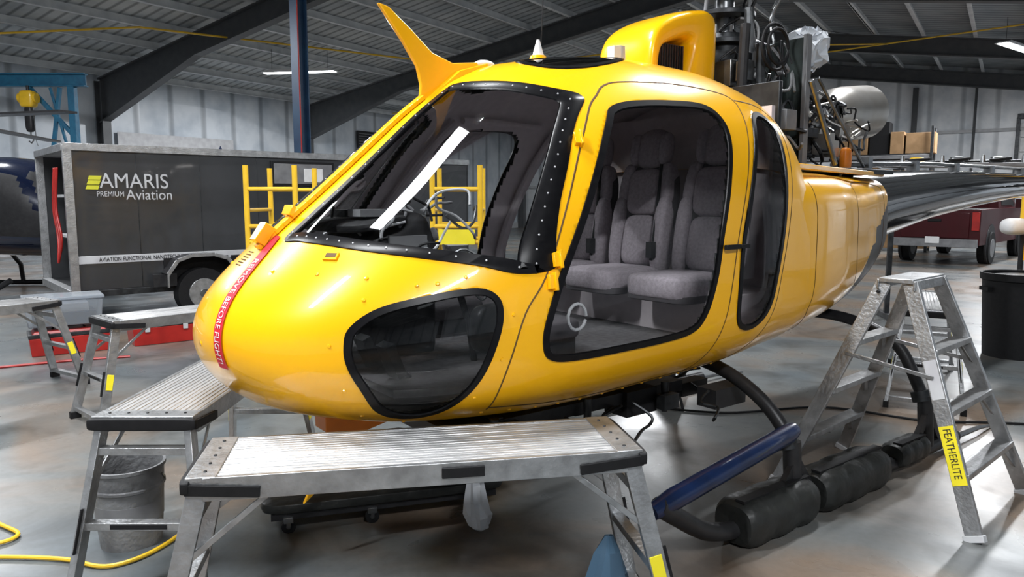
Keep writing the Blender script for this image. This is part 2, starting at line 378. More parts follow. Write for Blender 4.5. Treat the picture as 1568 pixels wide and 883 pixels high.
tests=[('F',SC,bb(SC),1),('S',DO,bb(DO),1),('S',RW,bb(RW),1),('S',CH,bb(CH),2),('T',RO,bb(RO),2)]
body=[];gl=[];gd=[]
for f in HF:
    if len(f)>4:body.append(f);continue
    x=sum(HV[i][0] for i in f)/4;y=abs(sum(HV[i][1] for i in f)/4);z=sum(HV[i][2] for i in f)/4
    k=0
    for md,poly,bx,kind in tests:
        if md=='F':
            if x>1.5:continue
            a_,b_=y,z
        elif md=='S':
            if y<.2:continue
            a_,b_=x,z
        else:
            if z<1.9:continue
            a_,b_=x,y
        if bx[0]<a_<bx[1] and bx[2]<b_<bx[3] and inp(a_,b_,poly):k=kind;break
    (body if k==0 else gl if k==1 else gd).append(f)
heli=empty('helicopter',(-1.175,2.888,0),math.atan2(.606,.795))
def submesh(name,fs,mats):
    b=B();used={};vs=[];ff=[]
    for f in fs:
        g=[]
        for i in f:
            if i not in used:used[i]=len(vs);vs.append(HV[i])
            g.append(used[i])
        ff.append(tuple(g))
    b.add(vs,ff,mats[0]);b.mats=list(mats)
    return b.obj(name,heli,angle=50,recalc=False)
o=submesh('fuselage_cabin',body,[YEL,TRIM,SEAL])
md=o.modifiers.new('s','SOLIDIFY');md.thickness=.022;md.offset=-1;md.material_offset=1;md.material_offset_rim=2
submesh('cabin_glazing',gl,[GLS]);submesh('tinted_glazing',gd,[GLD])
def band(b,poly,mode,wi,wo,off,m,closed=True,sides=(1,-1),edge=-.004):
    n=len(poly)
    area=sum(poly[i][0]*poly[(i+1)%n][1]-poly[(i+1)%n][0]*poly[i][1] for i in range(n));sg=1 if area>0 else -1
    for side in sides:
        vs=[];fs=[]
        for i in range(n):
            a=poly[(i-1)%n] if closed or i>0 else poly[0];c_=poly[(i+1)%n] if closed or i<n-1 else poly[-1]
            tx,ty=c_[0]-a[0],c_[1]-a[1];l=math.hypot(tx,ty) or 1;nx,ny=ty/l*sg,-tx/l*sg
            for w_,of in((wo,edge),(wo*.8-.0,off),(-wi*.85,off),(-wi,edge)):
                h,nn=proj((poly[i][0]+nx*w_,poly[i][1]+ny*w_),mode,side);vs.append(h+nn*of)
        for i in range(n if closed else n-1):
            for k in range(3):
                a=i*4+k;c_=((i+1)%n)*4+k;fs.append((a,c_,c_+1,a+1) if side*sg>0 else (a+1,c_+1,c_,a))
        b.add(vs,fs,m)
def dense(poly,closed=False,step=.03):
    out=[];n=len(poly)
    for i in range(n if closed else n-1):
        a,c_=poly[i],poly[(i+1)%n];k=max(1,int(math.hypot(c_[0]-a[0],c_[1]-a[1])/step))
        for j in range(k):out.append((a[0]+(c_[0]-a[0])*j/k,a[1]+(c_[1]-a[1])*j/k))
    if not closed:out.append(poly[-1])
    return out
b=B()
band(b,SC,'F',.026,.012,.005,SEAL);band(b,DO,'S',.018,.013,.006,SEAL);band(b,RW,'S',.016,.013,.006,SEAL)
band(b,CH,'S',.015,.012,.006,SEAL);band(b,RO,'T',.015,.015,.006,SEAL)
b.obj('window_seals',heli,recalc=True,angle=60)
b=B()
front=[(1.46,2.05),(1.38,1.98),(1.25,1.80),(1.10,1.54),(.97,1.31),(.87,1.18),(.815,1.02),(.80,.9),(.82,.78)]
top=[(1.46,2.05),(1.53,2.10),(1.65,2.125),(2.0,2.135),(2.28,2.115),(2.34,2.07)]
mid=[(2.34,2.07),(2.31,1.95),(2.21,1.72),(2.10,1.45),(2.05,1.22),(2.01,1.02),(1.98,.86),(1.96,.78)]
rr_=[(2.34,2.09),(2.6,2.08),(2.70,2.0),(2.69,1.85),(2.62,1.6),(2.52,1.3),(2.42,1.0),(2.34,.86),(2.3,.80)]
bot=[(.82,.79),(1.3,.76),(2.0,.785),(2.3,.80)]
for s_ in(front,top,mid,rr_,bot):
    pp=[(v.x,v.y) for v in smooth_path([(x,y,0) for x,y in s_],5)]
    band(b,dense(pp),'S',.0035,.0035,.0012,SEAM,closed=False,edge=.0002)
b.obj('door_seams',heli,angle=60)
def spaced(poly,step,closed=True,inset=0):
    out=[];acc=0;n=len(poly)
    area=sum(poly[i][0]*poly[(i+1)%n][1]-poly[(i+1)%n][0]*poly[i][1] for i in range(n));sg=1 if area>0 else -1
    for i in range(n if closed else n-1):
        a,c_=poly[i],poly[(i+1)%n];l=math.hypot(c_[0]-a[0],c_[1]-a[1])
        if l<1e-9:continue
        while acc<l:
            t=acc/l;nx,ny=-(c_[1]-a[1])/l*sg,(c_[0]-a[0])/l*sg
            out.append((a[0]+(c_[0]-a[0])*t+nx*inset,a[1]+(c_[1]-a[1])*t+ny*inset));acc+=step
        acc-=l
    return out
def stud(b,h,n,r,m,hh=.004):
    t=n.orthogonal().normalized();w=n.cross(t);vs=[];k=8
    for rr2,o_ in((r,0),(r*.8,hh),(r*.3,hh*1.2)):
        for i in range(k):
            a=2*math.pi*i/k;vs.append(h+n*o_+(t*math.cos(a)+w*math.sin(a))*rr2)
    fs=[(j*k+i,j*k+(i+1)%k,(j+1)*k+(i+1)%k,(j+1)*k+i) for j in range(2) for i in range(k)]+[tuple(2*k+i for i in range(k))]
    b.add(vs,fs,m)
b=B()
for side in(1,-1):
    for p_ in spaced(SC,.055,True,.008):
        h,n=proj(p_,'F',side);stud(b,h+n*.004,n,.0044,LGREY,.003)
    for p_ in [(.45,1.33),(.6,1.32),(.75,1.30),(.25,1.33),(.83,1.27)]:
        h,n=proj(p_,'F',side);stud(b,h,n,.009,YEL)
    for p_ in spaced([(x,y) for x,y in CH],.16,True,-.05):
        h,n=proj(p_,'S',side);stud(b,h,n,.008,YEL)
    for p_ in spaced(dense(bot),.13,False):
        h,n=proj((p_[0],p_[1]-.03),'S',side);stud(b,h,n,.008,YEL)
b.obj('screws',heli,recalc=False)
b=B()
def surfbox(u,z,d,m,side=1,mode='S',lift=.01):
    h,n=proj((u,z),mode,side);c_=h+n*lift
    up=Vector((0,0,1));x=up.cross(n).normalized();y=n.cross(x)
    vs=[]
    for k in(-1,1):
        for i,j in((-1,-1),(1,-1),(1,1),(-1,1)):vs.append(c_+x*i*d[0]/2+y*j*d[1]/2+n*k*d[2]/2)
    b.add(vs,[(3,2,1,0),(4,5,6,7),(0,1,5,4),(1,2,6,5),(2,3,7,6),(3,0,4,7)],m)
for side in(1,-1):
    for u,z in((1.255,1.84),(1.02,1.37),(.985,1.29)):
        surfbox(u,z,(.028,.055,.022),YEL,side,lift=.012);surfbox(u+.012,z,(.011,.07,.034),YEL,side,lift=.016)
    surfbox(2.02,1.385,(.10,.022,.018),BLK,side,lift=.016);surfbox(2.12,1.385,(.07,.018,.016),BLK,side,lift=.014)
    surfbox(.44,1.39,(.06,.035,.008),YEL,side,'F',.004)
    surfbox(.44,1.392,(.045,.02,.010),SEAM,side,'F',.004)
for j in range(5):
    for i in range(6):surfbox(.04+j*.016,1.335+i*.010,(.010,.006,.003),SEAM,-1,'F',.001)
b.obj('hinges_and_handles',heli,bevel=.003)
# ribbon
def rbv(t):return .045+.16*t**.75
b=B()
NR=44
vs=[];fs=[]
for i in range(NR):
    t=i/(NR-1);v=rbv(t);z=1.45-.475*t
    for dv in(-.03,.03):
        h,n=proj((v+dv,z),'F',1);vs.append(h+n*.006)
for i in range(NR-1):fs.append((i*2,i*2+1,i*2+3,i*2+2))
b.add(vs,fs,REDR)
b.obj('warning_ribbon',heli,recalc=False)
cu=bpy.data.curves.new('t','FONT');cu.body='REMOVE BEFORE FLIGHT!';cu.size=.048
oo=bpy.data.objects.new('t',cu);COL.objects.link(oo);bpy.context.view_layer.update()
me=bpy.data.meshes.new_from_object(oo.evaluated_get(bpy.context.evaluated_depsgraph_get()));bpy.data.objects.remove(oo)
mx_=max(v.co.x for v in me.vertices)
for v in me.vertices:
    t=.18+.78*(v.co.x/mx_);h,n=proj((rbv(t)-.016+v.co.y,1.45-.475*t),'F',1);v.co=h+n*.0085
me.materials.clear();me.materials.append(WHITE);oo=bpy.data.objects.new('ribbon_lettering',me);COL.objects.link(oo);oo.parent=heli
# aft body
T2=[(2.70,1.78,.72,.855,1.2,6,2.6),(2.82,1.775,.73,.85,1.2,6,2.6),(3.3,1.77,.765,.77,1.22,6,2.5),(3.84,1.765,.82,.62,1.26,5,2.4),(4.3,1.765,.92,.48,1.32,5,2.3),(4.5,1.765,1.02,.43,1.36,5,2.2),(4.56,1.75,1.06,.41,1.38,5,2.2)]
s2=mkfs(T2,0,False);Us=[2.70+i*(1.86)/150 for i in range(151)]
V2,F2=loft(s2,Us,240,True)
b=B();YB=[];KB=[]
for f in F2:
    x=sum(V2[i][0] for i in f)/len(f);z=sum(V2[i][2] for i in f)/len(f)
    (KB if len(f)<=4 and x>3.0 and z<.79+(x-3.0)**1.5*.42 else YB).append(f)
b.add(V2,YB,YEL);b.add(V2,KB,BLKM)
b.obj('fuselage_aft',heli,angle=50)
bvh_c=bvh;bvh=BVHTree.FromPolygons([Vector(v) for v in V2],F2)
b=B();band(b,dense(sm([(3.72,1.70),(4.3,1.70),(4.42,1.62),(4.38,1.2),(4.2,1.08),(3.8,1.05),(3.66,1.2),(3.64,1.6)]),True,.03),'S',.003,.003,.0015,SEAM,edge=.0003)
band(b,dense([(2.9,1.72),(2.9,1.0),(3.0,.85)]),'S',.003,.003,.0015,SEAM,closed=False,edge=.0003)
b.obj('baggage_door_seam',heli,angle=60)
b=B()
b.box((3.65,0,1.79),(1.75,.9,.035),DKST)
for s_ in(1,-1):b.bar((2.84,.74*s_,1.78),(4.5,.38*s_,1.775),.03,.03,YEL)
b.obj('engine_deck',heli,bevel=.005)
bvh=bvh_c
# boom
b=B()
BP=[(4.4,1.46,.33,.36),(5.0,1.55,.27,.28),(6.0,1.64,.215,.215),(7.0,1.70,.17,.17),(8.0,1.74,.13,.13),(9.3,1.78,.10,.10)]
vs=[];fs=[];n=28
for u,z,ry,rz in BP:
    for k in range(n):
        a=2*math.pi*k/n;vs.append((u,ry*math.cos(a),z+rz*math.sin(a)))
for i in range(len(BP)-1):
    for k in range(n):fs.append((i*n+k,i*n+(k+1)%n,(i+1)*n+(k+1)%n,(i+1)*n+k))
fs.append(tuple(k for k in range(n)))
BOOM=mat('boom_black',(.025,.027,.03),.12,.4,(.02,.022,.025),3,coat=1)
b.add(vs,fs,BOOM)
b.tube([(4.5,0,1.86),(6,0,1.91),(9.2,0,1.93)],.018,STEEL,8)
for u in(5,5.8,6.6,7.4,8.2):b.box((u,0,1.88),(.06,.08,.10),STEEL)
b.obj('tail_boom',heli)
b=B()
for s_ in(1,-1):
    b.sq((7.9,.65*s_,1.74),(.42,1.25,.045),BOOM,e=.5,nu=28)
b.prism([(9.0,1.8),(9.35,1.8),(9.85,2.7),(9.6,2.7)],lambda p_,a:(p_[0],a,p_[1]),-.02,.02,YEL)
b.prism([(9.0,1.75),(9.3,1.75),(9.45,1.1),(9.3,1.1)],lambda p_,a:(p_[0],a,p_[1]),-.02,.02,YEL)
b.cyl((9.2,.1,1.8),(9.2,.22,1.8),.06,STEEL)
b.prism([(9.12,1.8),(9.28,1.8),(9.26,2.7),(9.14,2.7)],lambda p_,a:(p_[0],a,p_[1]),.19,.21,YEL);b.prism([(9.12,1.8),(9.28,1.8),(9.26,.9),(9.14,.9)],lambda p_,a:(p_[0],a,p_[1]),.19,.21,YEL)
b.obj('tail_surfaces',heli)
# wire cutter
b=B()
b.prism([(.74,2.45),(.79,2.44),(.90,2.36),(1.01,2.27),(1.12,2.235),(1.27,2.255),(1.27,2.22),(1.12,2.17),(1.0,2.05),(.94,2.03),(.95,2.12),(.93,2.2),(.86,2.30)],lambda p_,a:(p_[0],a,p_[1]),-.012,.012,YEL)
b.prism([(.93,2.02),(1.02,2.1),(1.14,2.2),(1.3,2.25),(1.3,2.22),(1.16,2.14),(1.04,2.04)],lambda p_,a:(p_[0],a,p_[1]),-.045,.045,YEL)
b.obj('wire_cutter_upper',heli,bevel=.004)
b=B()
b.prism([(.42,.70),(.75,.66),(.75,.60),(.60,.57),(.42,.60)],lambda p_,a:(p_[0],a,p_[1]),-.06,.06,ORNG)
b.prism([(.54,.62),(.66,.60),(.56,.48),(.44,.36),(.33,.28),(.40,.42),(.48,.54)],lambda p_,a:(p_[0],a,p_[1]),-.01,.01,YEL)
b.obj('wire_cutter_lower',heli,bevel=.004)
b=B()
pts=[proj((0,1.40+i*.03),'F',1)[0]+Vector((-.012,0,.006)) for i in range(23)]
for p0,p1 in zip(pts[:-1],pts[1:]):b.bar(p0,p1,.05,.02,YEL)
b.bar(pts[0]+Vector((0,0,.02)),pts[2]+Vector((-.02,0,.03)),.07,.05,YEL)
b.bar(pts[4]+Vector((-.01,.0,.01)),pts[5]+Vector((-.03,.0,.02)),.09,.02,YEL)
b.obj('windscreen_centre_post',heli,bevel=.003)
b=B()
b.cyl((1.62,-.03,2.28),(1.62,-.03,2.32),.055,YEL,.04);b.cyl((1.62,-.03,2.32),(1.62,-.03,2.40),.03,WHITE,.008)
b.sq((1.31,0,2.25),(.11,.07,.04),WHITE,e=1)
b.tube([(1.74,.1,2.3),(1.78,.12,2.75)],.003,BLK,6)
b.cyl((2.10,-.12,2.3),(2.10,-.12,2.41),.04,LGREY,.036);b.box((2.03,-.16,2.35),(.05,.05,.09),WHITE)
b.obj('roof_antennas',heli)
# intake cowl
b=B()
def cu_(p_):return Vector((2.25+(p_[0]-2.14)*.70,0,2.29+(p_[1]-2.29)*.93))
ring=[(2.14,2.22),(2.145,2.38),(2.18,2.50),(2.26,2.58),(2.40,2.64),(2.56,2.68),(2.74,2.71),(2.90,2.72),(3.01,2.64),(3.02,2.24)]
inner=[(2.26,2.22),(2.265,2.34),(2.28,2.40),(2.32,2.44),(2.42,2.475),(2.54,2.505),(2.61,2.51),(2.65,2.48),(2.62,2.40),(2.52,2.22)]
RI=smooth_path([cu_(p_) for p_ in ring],6);IN=smooth_path([cu_(p_) for p_ in inner],6)
n=36;vs=[];fs=[];hw=.21
for a_,c_ in zip(RI,IN):
    mid_=(a_+c_)/2;h_=(a_-c_)/2
    for k in range(n):
        t=2*math.pi*k/n;g=lambda x,e:math.copysign(abs(x)**e,x)
        vs.append(mid_+h_*g(math.cos(t),.5)+Vector((0,hw*g(math.sin(t),.5),0)))
for i in range(len(RI)-1):
    for k in range(n):fs.append((i*n+k,i*n+(k+1)%n,(i+1)*n+(k+1)%n,(i+1)*n+k))
b.add(vs,fs,YEL)
b.obj('intake_cowl',heli,angle=70)
b=B();b.box((2.46,-.03,2.36),(.22,.28,.2),mat('intake_mesh',(.16,.06,.03),.6,.3,(.05,.02,.01),40))
for i in range(10):b.box((2.36+i*.021,-.03,2.36),(.006,.30,.19),DKST)
b.obj('intake_screen',heli)
# transmission & engine
b=B()
b.sq((3.12,0,2.1),(.45,.6,.6),DKST,e=.5);b.cyl((3.15,0,2.3),(3.15,0,2.62),.2,DKST,.13);b.cyl((3.15,0,2.6),(3.15,0,3.3),.06,STEEL)
for z in(2.55,2.72,2.86):b.cyl((3.15,0,z),(3.15,0,z+.03),.19,DKST,n=28)
b.lathe([(.0,0),(.34,.0),(.36,.03),(.34,.06),(0,.06)],(3.15,0,3.0),DKST)
for a in range(3):
    t=a*2.09+.4;b.tube([(3.15+.23*math.cos(t),.25*math.sin(t),2.0),(3.15+.2*math.cos(t),.2*math.sin(t),2.75)],.028,STEEL,10)
    b.tube([(3.15+.25*math.cos(t+.5),.3*math.sin(t+.5),1.8),(3.15+.14*math.cos(t+.5),.14*math.sin(t+.5),2.9)],.014,GREY,8)
b.tube([(2.9,-.32,2.0),(2.9,-.34,2.60)],.03,BLKM);b.tube([(2.98,-.42,1.8),(3.02,-.36,2.5)],.025,DKST)
b.box((2.88,0,2.0),(.03,1.2,.5),DKST)
for i in range(14):
    b.box((2.93+random.random()*.42,-.42+random.random()*.5,1.9+random.random()*.8),(.05+.1*random.random(),.05+.08*random.random(),.05+.12*random.random()),random.choice([DKST,BLKM,STEEL,GREY]))
b.obj('main_gearbox',heli,bevel=.004)
b=B()
for i in range(64):
    x,y,z=2.93+random.random()*.42,-.45+random.random()*.6,1.85+random.random()*.85
    pts=[Vector((x,y,z))]
    for k in range(4):pts.append(pts[-1]+Vector((random.uniform(-.09,.09),random.uniform(-.09,.09),random.uniform(-.16,.16))))
    b.tube(smooth_path(pts,4),random.choice([.006,.009,.012]),random.choice([BLK,STEEL,DKST,BLKM,GREY]),6)
for i in range(90):
    x,y,z=3.60+random.random()*.7,-.34+random.random()*.6,1.85+random.random()*.42
    pts=[Vector((x,y,z))]
    for k in range(4):pts.append(pts[-1]+Vector((random.uniform(-.12,.12),random.uniform(-.08,.08),random.uniform(-.09,.09))))
    b.tube(smooth_path(pts,4),random.choice([.006,.008,.012]),random.choice([BLK,BRASS,DKST,BLKM,STEEL]),6)
for r_,y_ in((.13,-.42),(.10,-.44)):
    b.tube([(3.08+r_*math.cos(a*.3),y_,2.48+r_*math.sin(a*.3)) for a in range(21)],.010,BLK,8)
b.obj('engine_plumbing',heli)
b=B()
b.box((3.50,0,2.18),(.025,.75,.84),mat('firewall',(.07,.09,.085),.45,.4,(.04,.05,.047),6));b.box((3.48,-.38,2.18),(.05,.03,.86),GREY);b.box((3.48,-.2,2.25),(.05,.02,.7),DKST)
b.tube([(3.52,0,2.1),(3.8,0,2.12)],.13,DKST,24)
for i,(x,r_) in enumerate([(3.7,.17),(3.79,.19),(3.88,.17),(3.98,.2),(4.08,.2),(4.18,.17),(4.26,.19)]):b.cyl((x,0,2.10),(x+.05,0,2.10),r_,random.choice([DKST,BLKM,BRASS]),n=28)
b.cyl((3.7,0,2.10),(4.36,0,2.10),.15,BRASS,n=28)
for a in range(16):
    t=a*math.pi/8;b.box((4.05,.2*math.cos(t),2.10+.2*math.sin(t)),(.3,.025,.025),DKST)
b.lathe([(.13,0),(.19,.08),(.20,.2),(.20,.52)],(0,0,0),BRASS)
m_=Matrix.Translation((4.30,-.05,2.20))@Matrix.Rotation(R(83),4,'Y')
for i in range(len(b.v)-32*4,len(b.v)):b.v[i]=tuple(m_@Vector(b.v[i]))
b.lathe([(.19,.50),(.18,.3),(.1,.25),(.0,.25)],(0,0,0),BLKM)
for i in range(len(b.v)-32*4,len(b.v)):b.v[i]=tuple(m_@Vector(b.v[i]))
for i in range(14):
    b.box((3.6+random.random()*.6,-.3+random.random()*.35,1.88+random.random()*.35),(.05+.1*random.random(),.05+.08*random.random(),.05+.1*random.random()),random.choice([DKST,BLKM,DKST,BRASS]))
b.tube([(3.30,-.52,2.30),(3.65,-.50,1.82)],.018,STEEL);b.tube([(3.55,-.42,2.35),(4.2,-.40,1.82)],.010,STEEL)
b.sq((4.05,-.35,1.87),(.09,.06,.16),ORNG,e=.6)
b.obj('turbine_engine',heli,bevel=.003)
b=B();random.seed(3)
b.sq((3.72,-.22,2.56),(.24,.28,.26),BAG,e=.9)
b.v=[(x+random.uniform(-.03,.03),y+random.uniform(-.03,.03),z+random.uniform(-.03,.03)) for x,y,z in b.v]
b.obj('polythene_cover',heli,angle=20)
# skids
b=B()
for s_ in(1,-1):
    Y=-1.03*s_
    sk=smooth_path([(1.46,Y+.0,.33),(1.58,Y,.25),(1.78,Y,.13),(2.0,Y,.075),(2.25,Y,.06),(3.4,Y,.06),(4.35,Y,.06)],6)
    b.tube(sk,.042,BLKM,14)
    b.tube([(4.3,Y,.05),(4.75,Y,.04),(4.95,Y,.015)],[.02,.015,.01],STEEL,8)
    for u,zt in((2.44,.74),(3.9,.84)):
        ct_=smooth_path([(u,0,zt-.03),(u,-.35*s_,zt-.01),(u,-.62*s_,zt-.05),(u+.01,-.84*s_,zt-.16),(u+.02,-.97*s_,.45),(u+.03,-1.01*s_,.34)],6)
        b.tube(ct_,.036,BLKM,14)
        b.tube([(u+.03,-1.01*s_,.40),(u+.04,Y,.08)],.045,BLKM,14)
        b.cyl((u+.02,-.98*s_,.42),(u+.02,-1.0*s_,.36),.055,DKST)
        b.bar((u+.04,Y,.3),(u+.22,Y,.08),.03,.05,BLKM);b.bar((u+.04,Y,.3),(u-.16,Y,.08),.03,.05,BLKM)
b.obj('skid_gear',heli)
b=B()
for s_ in(1,-1):
    Y=-1.03*s_
    b.tube([(1.42,Y,.31),(1.55,Y,.335),(2.40,Y,.455),(2.46,Y+.01*s_,.46)],[.035,.048,.048,.04],BLUE,18)
b.obj('boarding_step',heli)
def pad(u0,u1,r_,nm):
    b=B();Y=-1.03;vs=[];fs=[];n=28;K=26
    for i in range(K+1):
        t=i/K;u=u0+(u1-u0)*t;k=(1-abs(2*t-1)**8*.22)*(1+.02*math.sin(t*17))*(.965 if i in(8,9,17,18) else 1)
        for j in range(n):
            a=2*math.pi*j/n;g=lambda x,e:math.copysign(abs(x)**e,x)
            vs.append((u,Y+r_*1.12*k*g(math.cos(a),.75),.105+r_*k*g(math.sin(a),.8)+random.uniform(-.002,.002)))
    for i in range(K):
        for j in range(n):fs.append((i*n+j,i*n+(j+1)%n,(i+1)*n+(j+1)%n,(i+1)*n+j))
    fs.append(tuple(range(n)));fs.append(tuple(K*n+j for j in range(n)))
    b.add(vs,fs,VINYL)
    b.bar((u0+.02,Y-.02,.105+r_*.97),(u1-.02,Y-.02,.105+r_*.97),.05,.012,BLK)
    return b.obj(nm,heli,angle=50)
pad(1.98,2.56,.115,'skid_wrap_fore');pad(2.62,3.30,.112,'skid_wrap_mid');pad(3.5,3.85,.075,'skid_wrap_aft')
b=B();random.seed(11)
b.box((1.55,0,.60),(1.5,.9,.06),BLKM)
for i in range(34):
    x=.95+random.random()*1.5;y=-.62+random.random()*1.1
    b.box((x,y,.545+random.random()*.06),(.06+.2*random.random(),.05+.12*random.random(),.05+.09*random.random()),random.choice([BLKM,DKST,DKST,BLK]))
for i in range(26):
    x=.9+random.random()*1.6;y=-.66+random.random()*1.0;pts=[Vector((x,y,.6))]
    for k in range(4):pts.append(pts[-1]+Vector((random.uniform(-.14,.14),random.uniform(-.1,.1),random.uniform(-.07,.03))))
    b.tube(smooth_path(pts,4),.008,random.choice([BLK,DKST]),6)
for x in(1.0,1.55,2.1):b.cyl((x,-.5,.66),(x,-.5,.50),.022,DKST,.016)
b.obj('belly_equipment',heli,bevel=.003)
# interior
b=B()
def hull_slab(us,z,th,m,inset=.05):
    L_=[];
    for u in us:
        y=min(abs(proj((u,z-th),'S',1)[0].y),abs(proj((u,z),'S',1)[0].y))-inset;L_.append((u,y))
    poly=[(u,y) for u,y in L_]+[(u,-y) for u,y in reversed(L_)]
    b.prism(poly,lambda p_,a:(p_[0],p_[1],a),z-th,z,m)
hull_slab([.45+.1*i for i in range(24)],.90,.03,mat('cabin_carpet',(.10,.095,.10),.9,0,(.06,.056,.06),30))
hull_slab([2.22+.1*i for i in range(6)],1.12,.22,TRIM,.06)
b.box((2.74,0,1.5),(.03,1.3,1.2),TRIM)
b.obj('cabin_floor',heli)
b=B()
def seat(u,v,bw=.41,base=1.16):
    y=-v;ro=(0,R(9),0)
    b.sq((u-.16,y,base),(.46,bw,.13),SEAT,e=.35)
    b.sq((u-.16,y,base-.05),(.44,bw*1.01,.05),SEATD,e=.3)
    # tapered back shell, bolsters, waist seam and a winged headrest
    b.sq((u+.115,y,base+.32),(.10,bw,.64),SEATD,e=.45,rot=ro)
    b.sq((u+.075,y,base+.20),(.12,bw*.62,.30),SEAT,e=.45,rot=ro);b.sq((u+.115,y,base+.48),(.11,bw*.62,.27),SEAT,e=.45,rot=ro)
    for s_ in(1,-1):
        b.sq((u+.075,y+s_*bw*.40,base+.24),(.15,bw*.20,.44),SEAT,e=.55,rot=ro)
        b.sq((u+.125,y+s_*bw*.37,base+.53),(.11,bw*.20,.24),SEAT,e=.6,rot=(s_*R(8),R(9),0))
    b.sq((u+.165,y,base+.73),(.10,bw*.60,.24),SEAT,e=.75,rot=ro)
    for s_ in(1,-1):b.sq((u+.145,y+s_*bw*.27,base+.73),(.10,bw*.14,.19),SEAT,e=.7,rot=ro)
    b.tube([(u-.03,y-bw*.40,base+.10),(u+.03,y-bw*.36,base+.35),(u+.09,y-bw*.30,base+.64)],.010,BLK,6)
    b.box((u-.04,y-bw*.42,base+.16),(.04,.04,.09),BLKM)
for v in(.50,.01,-.48):seat(2.36,v)
b.obj('passenger_seats',heli)
b=B()
for v in(.38,-.38):
    b.sq((1.25,v,1.02),(.42,.40,.1),SEATD,e=.35);b.box((1.27,v,.94),(.34,.3,.12),BLKM)
    b.tube([(.98,v,.9),(.95,v,1.08),(.90,v,1.22),(.86,v,1.30)],[.016,.014,.016,.022],BLKM,10)
    for k in(-.1,.1):b.box((.52,v+k,.98),(.04,.09,.14),DKST,rot=(0,-.4,0));b.tube([(.6,v+k,.9),(.52,v+k,.98)],.012,STEEL,8)
b.sq((.74,0,1.36),(.34,.5,.32),BLKM,e=.35,rot=(0,R(-18),0));b.sq((.80,0,1.06),(.34,.22,.42),BLKM,e=.35)
b.sq((.60,0,1.50),(.30,.62,.05),BLK,e=.5,rot=(0,R(-8),0))
b.box((.60,-.16,1.545),(.14,.12,.03),GREY);b.box((.64,.12,1.54),(.12,.16,.03),DKST);b.box((.72,-.27,1.36),(.18,.015,.18),GREY)
for i in range(3):
    for j in range(3):
        b.cyl((.90,-.14+.14*j,1.28+.08*i),(.93,-.14+.14*j,1.285+.08*i),.032,GREY,n=16)
    b.cyl((.70+.05*i,-.275,1.32+.03*i),(.70+.05*i,-.285,1.32+.03*i),.02,LGREY,n=14)
b.tube([(1.1,.6,.92),(1.35,.6,1.05),(1.1,.6,1.15)],.02,BLKM,8)
b.sq((.95,-.60,1.08),(.26,.10,.20),BLKM,e=.5)
for i in range(70):
    pts=[Vector((.45+random.random()*.5,-.55+random.random()*.9,1.22+random.random()*.36))]
    for k in range(4):pts.append(pts[-1]+Vector((random.uniform(-.08,.08),random.uniform(-.10,.10),random.uniform(-.07,.07))))
    if all(p_.x>.27+max(0,(p_.z-1.35))*1.2 and abs(p_.y)<.58 for p_ in pts):b.tube(smooth_path(pts,4),.006,random.choice([BLK,GREY,LGREY,STEEL]),6)
b.tube([(1.22+.05*math.cos(a*.5),-.78,1.12+.055*math.sin(a*.5)) for a in range(13)],.007,LGREY,8)
b.sq((1.75,0,2.20),(.8,.34,.07),TRIM,e=.4)
def inner_rib(pts,r_,m,ins):
    for side in(1,-1):
        P_=[]
        for u,z in pts:
            h,n=proj((u,z),'S',side);P_.append(h-n*ins)
        b.tube(smooth_path(P_,5),r_,m,10)
inner_rib([(.83,1.0),(.95,1.25),(1.12,1.52),(1.27,1.76),(1.42,1.98),(1.5,2.08)],.025,TRIM,.065)
inner_rib([(1.99,.95),(2.04,1.25),(2.12,1.5),(2.24,1.8),(2.33,2.05)],.03,TRIM,.07)
inner_rib([(1.55,2.09),(1.8,2.10),(2.2,2.09)],.02,TRIM,.06)
b.obj('cockpit_fittings',heli,bevel=.003)
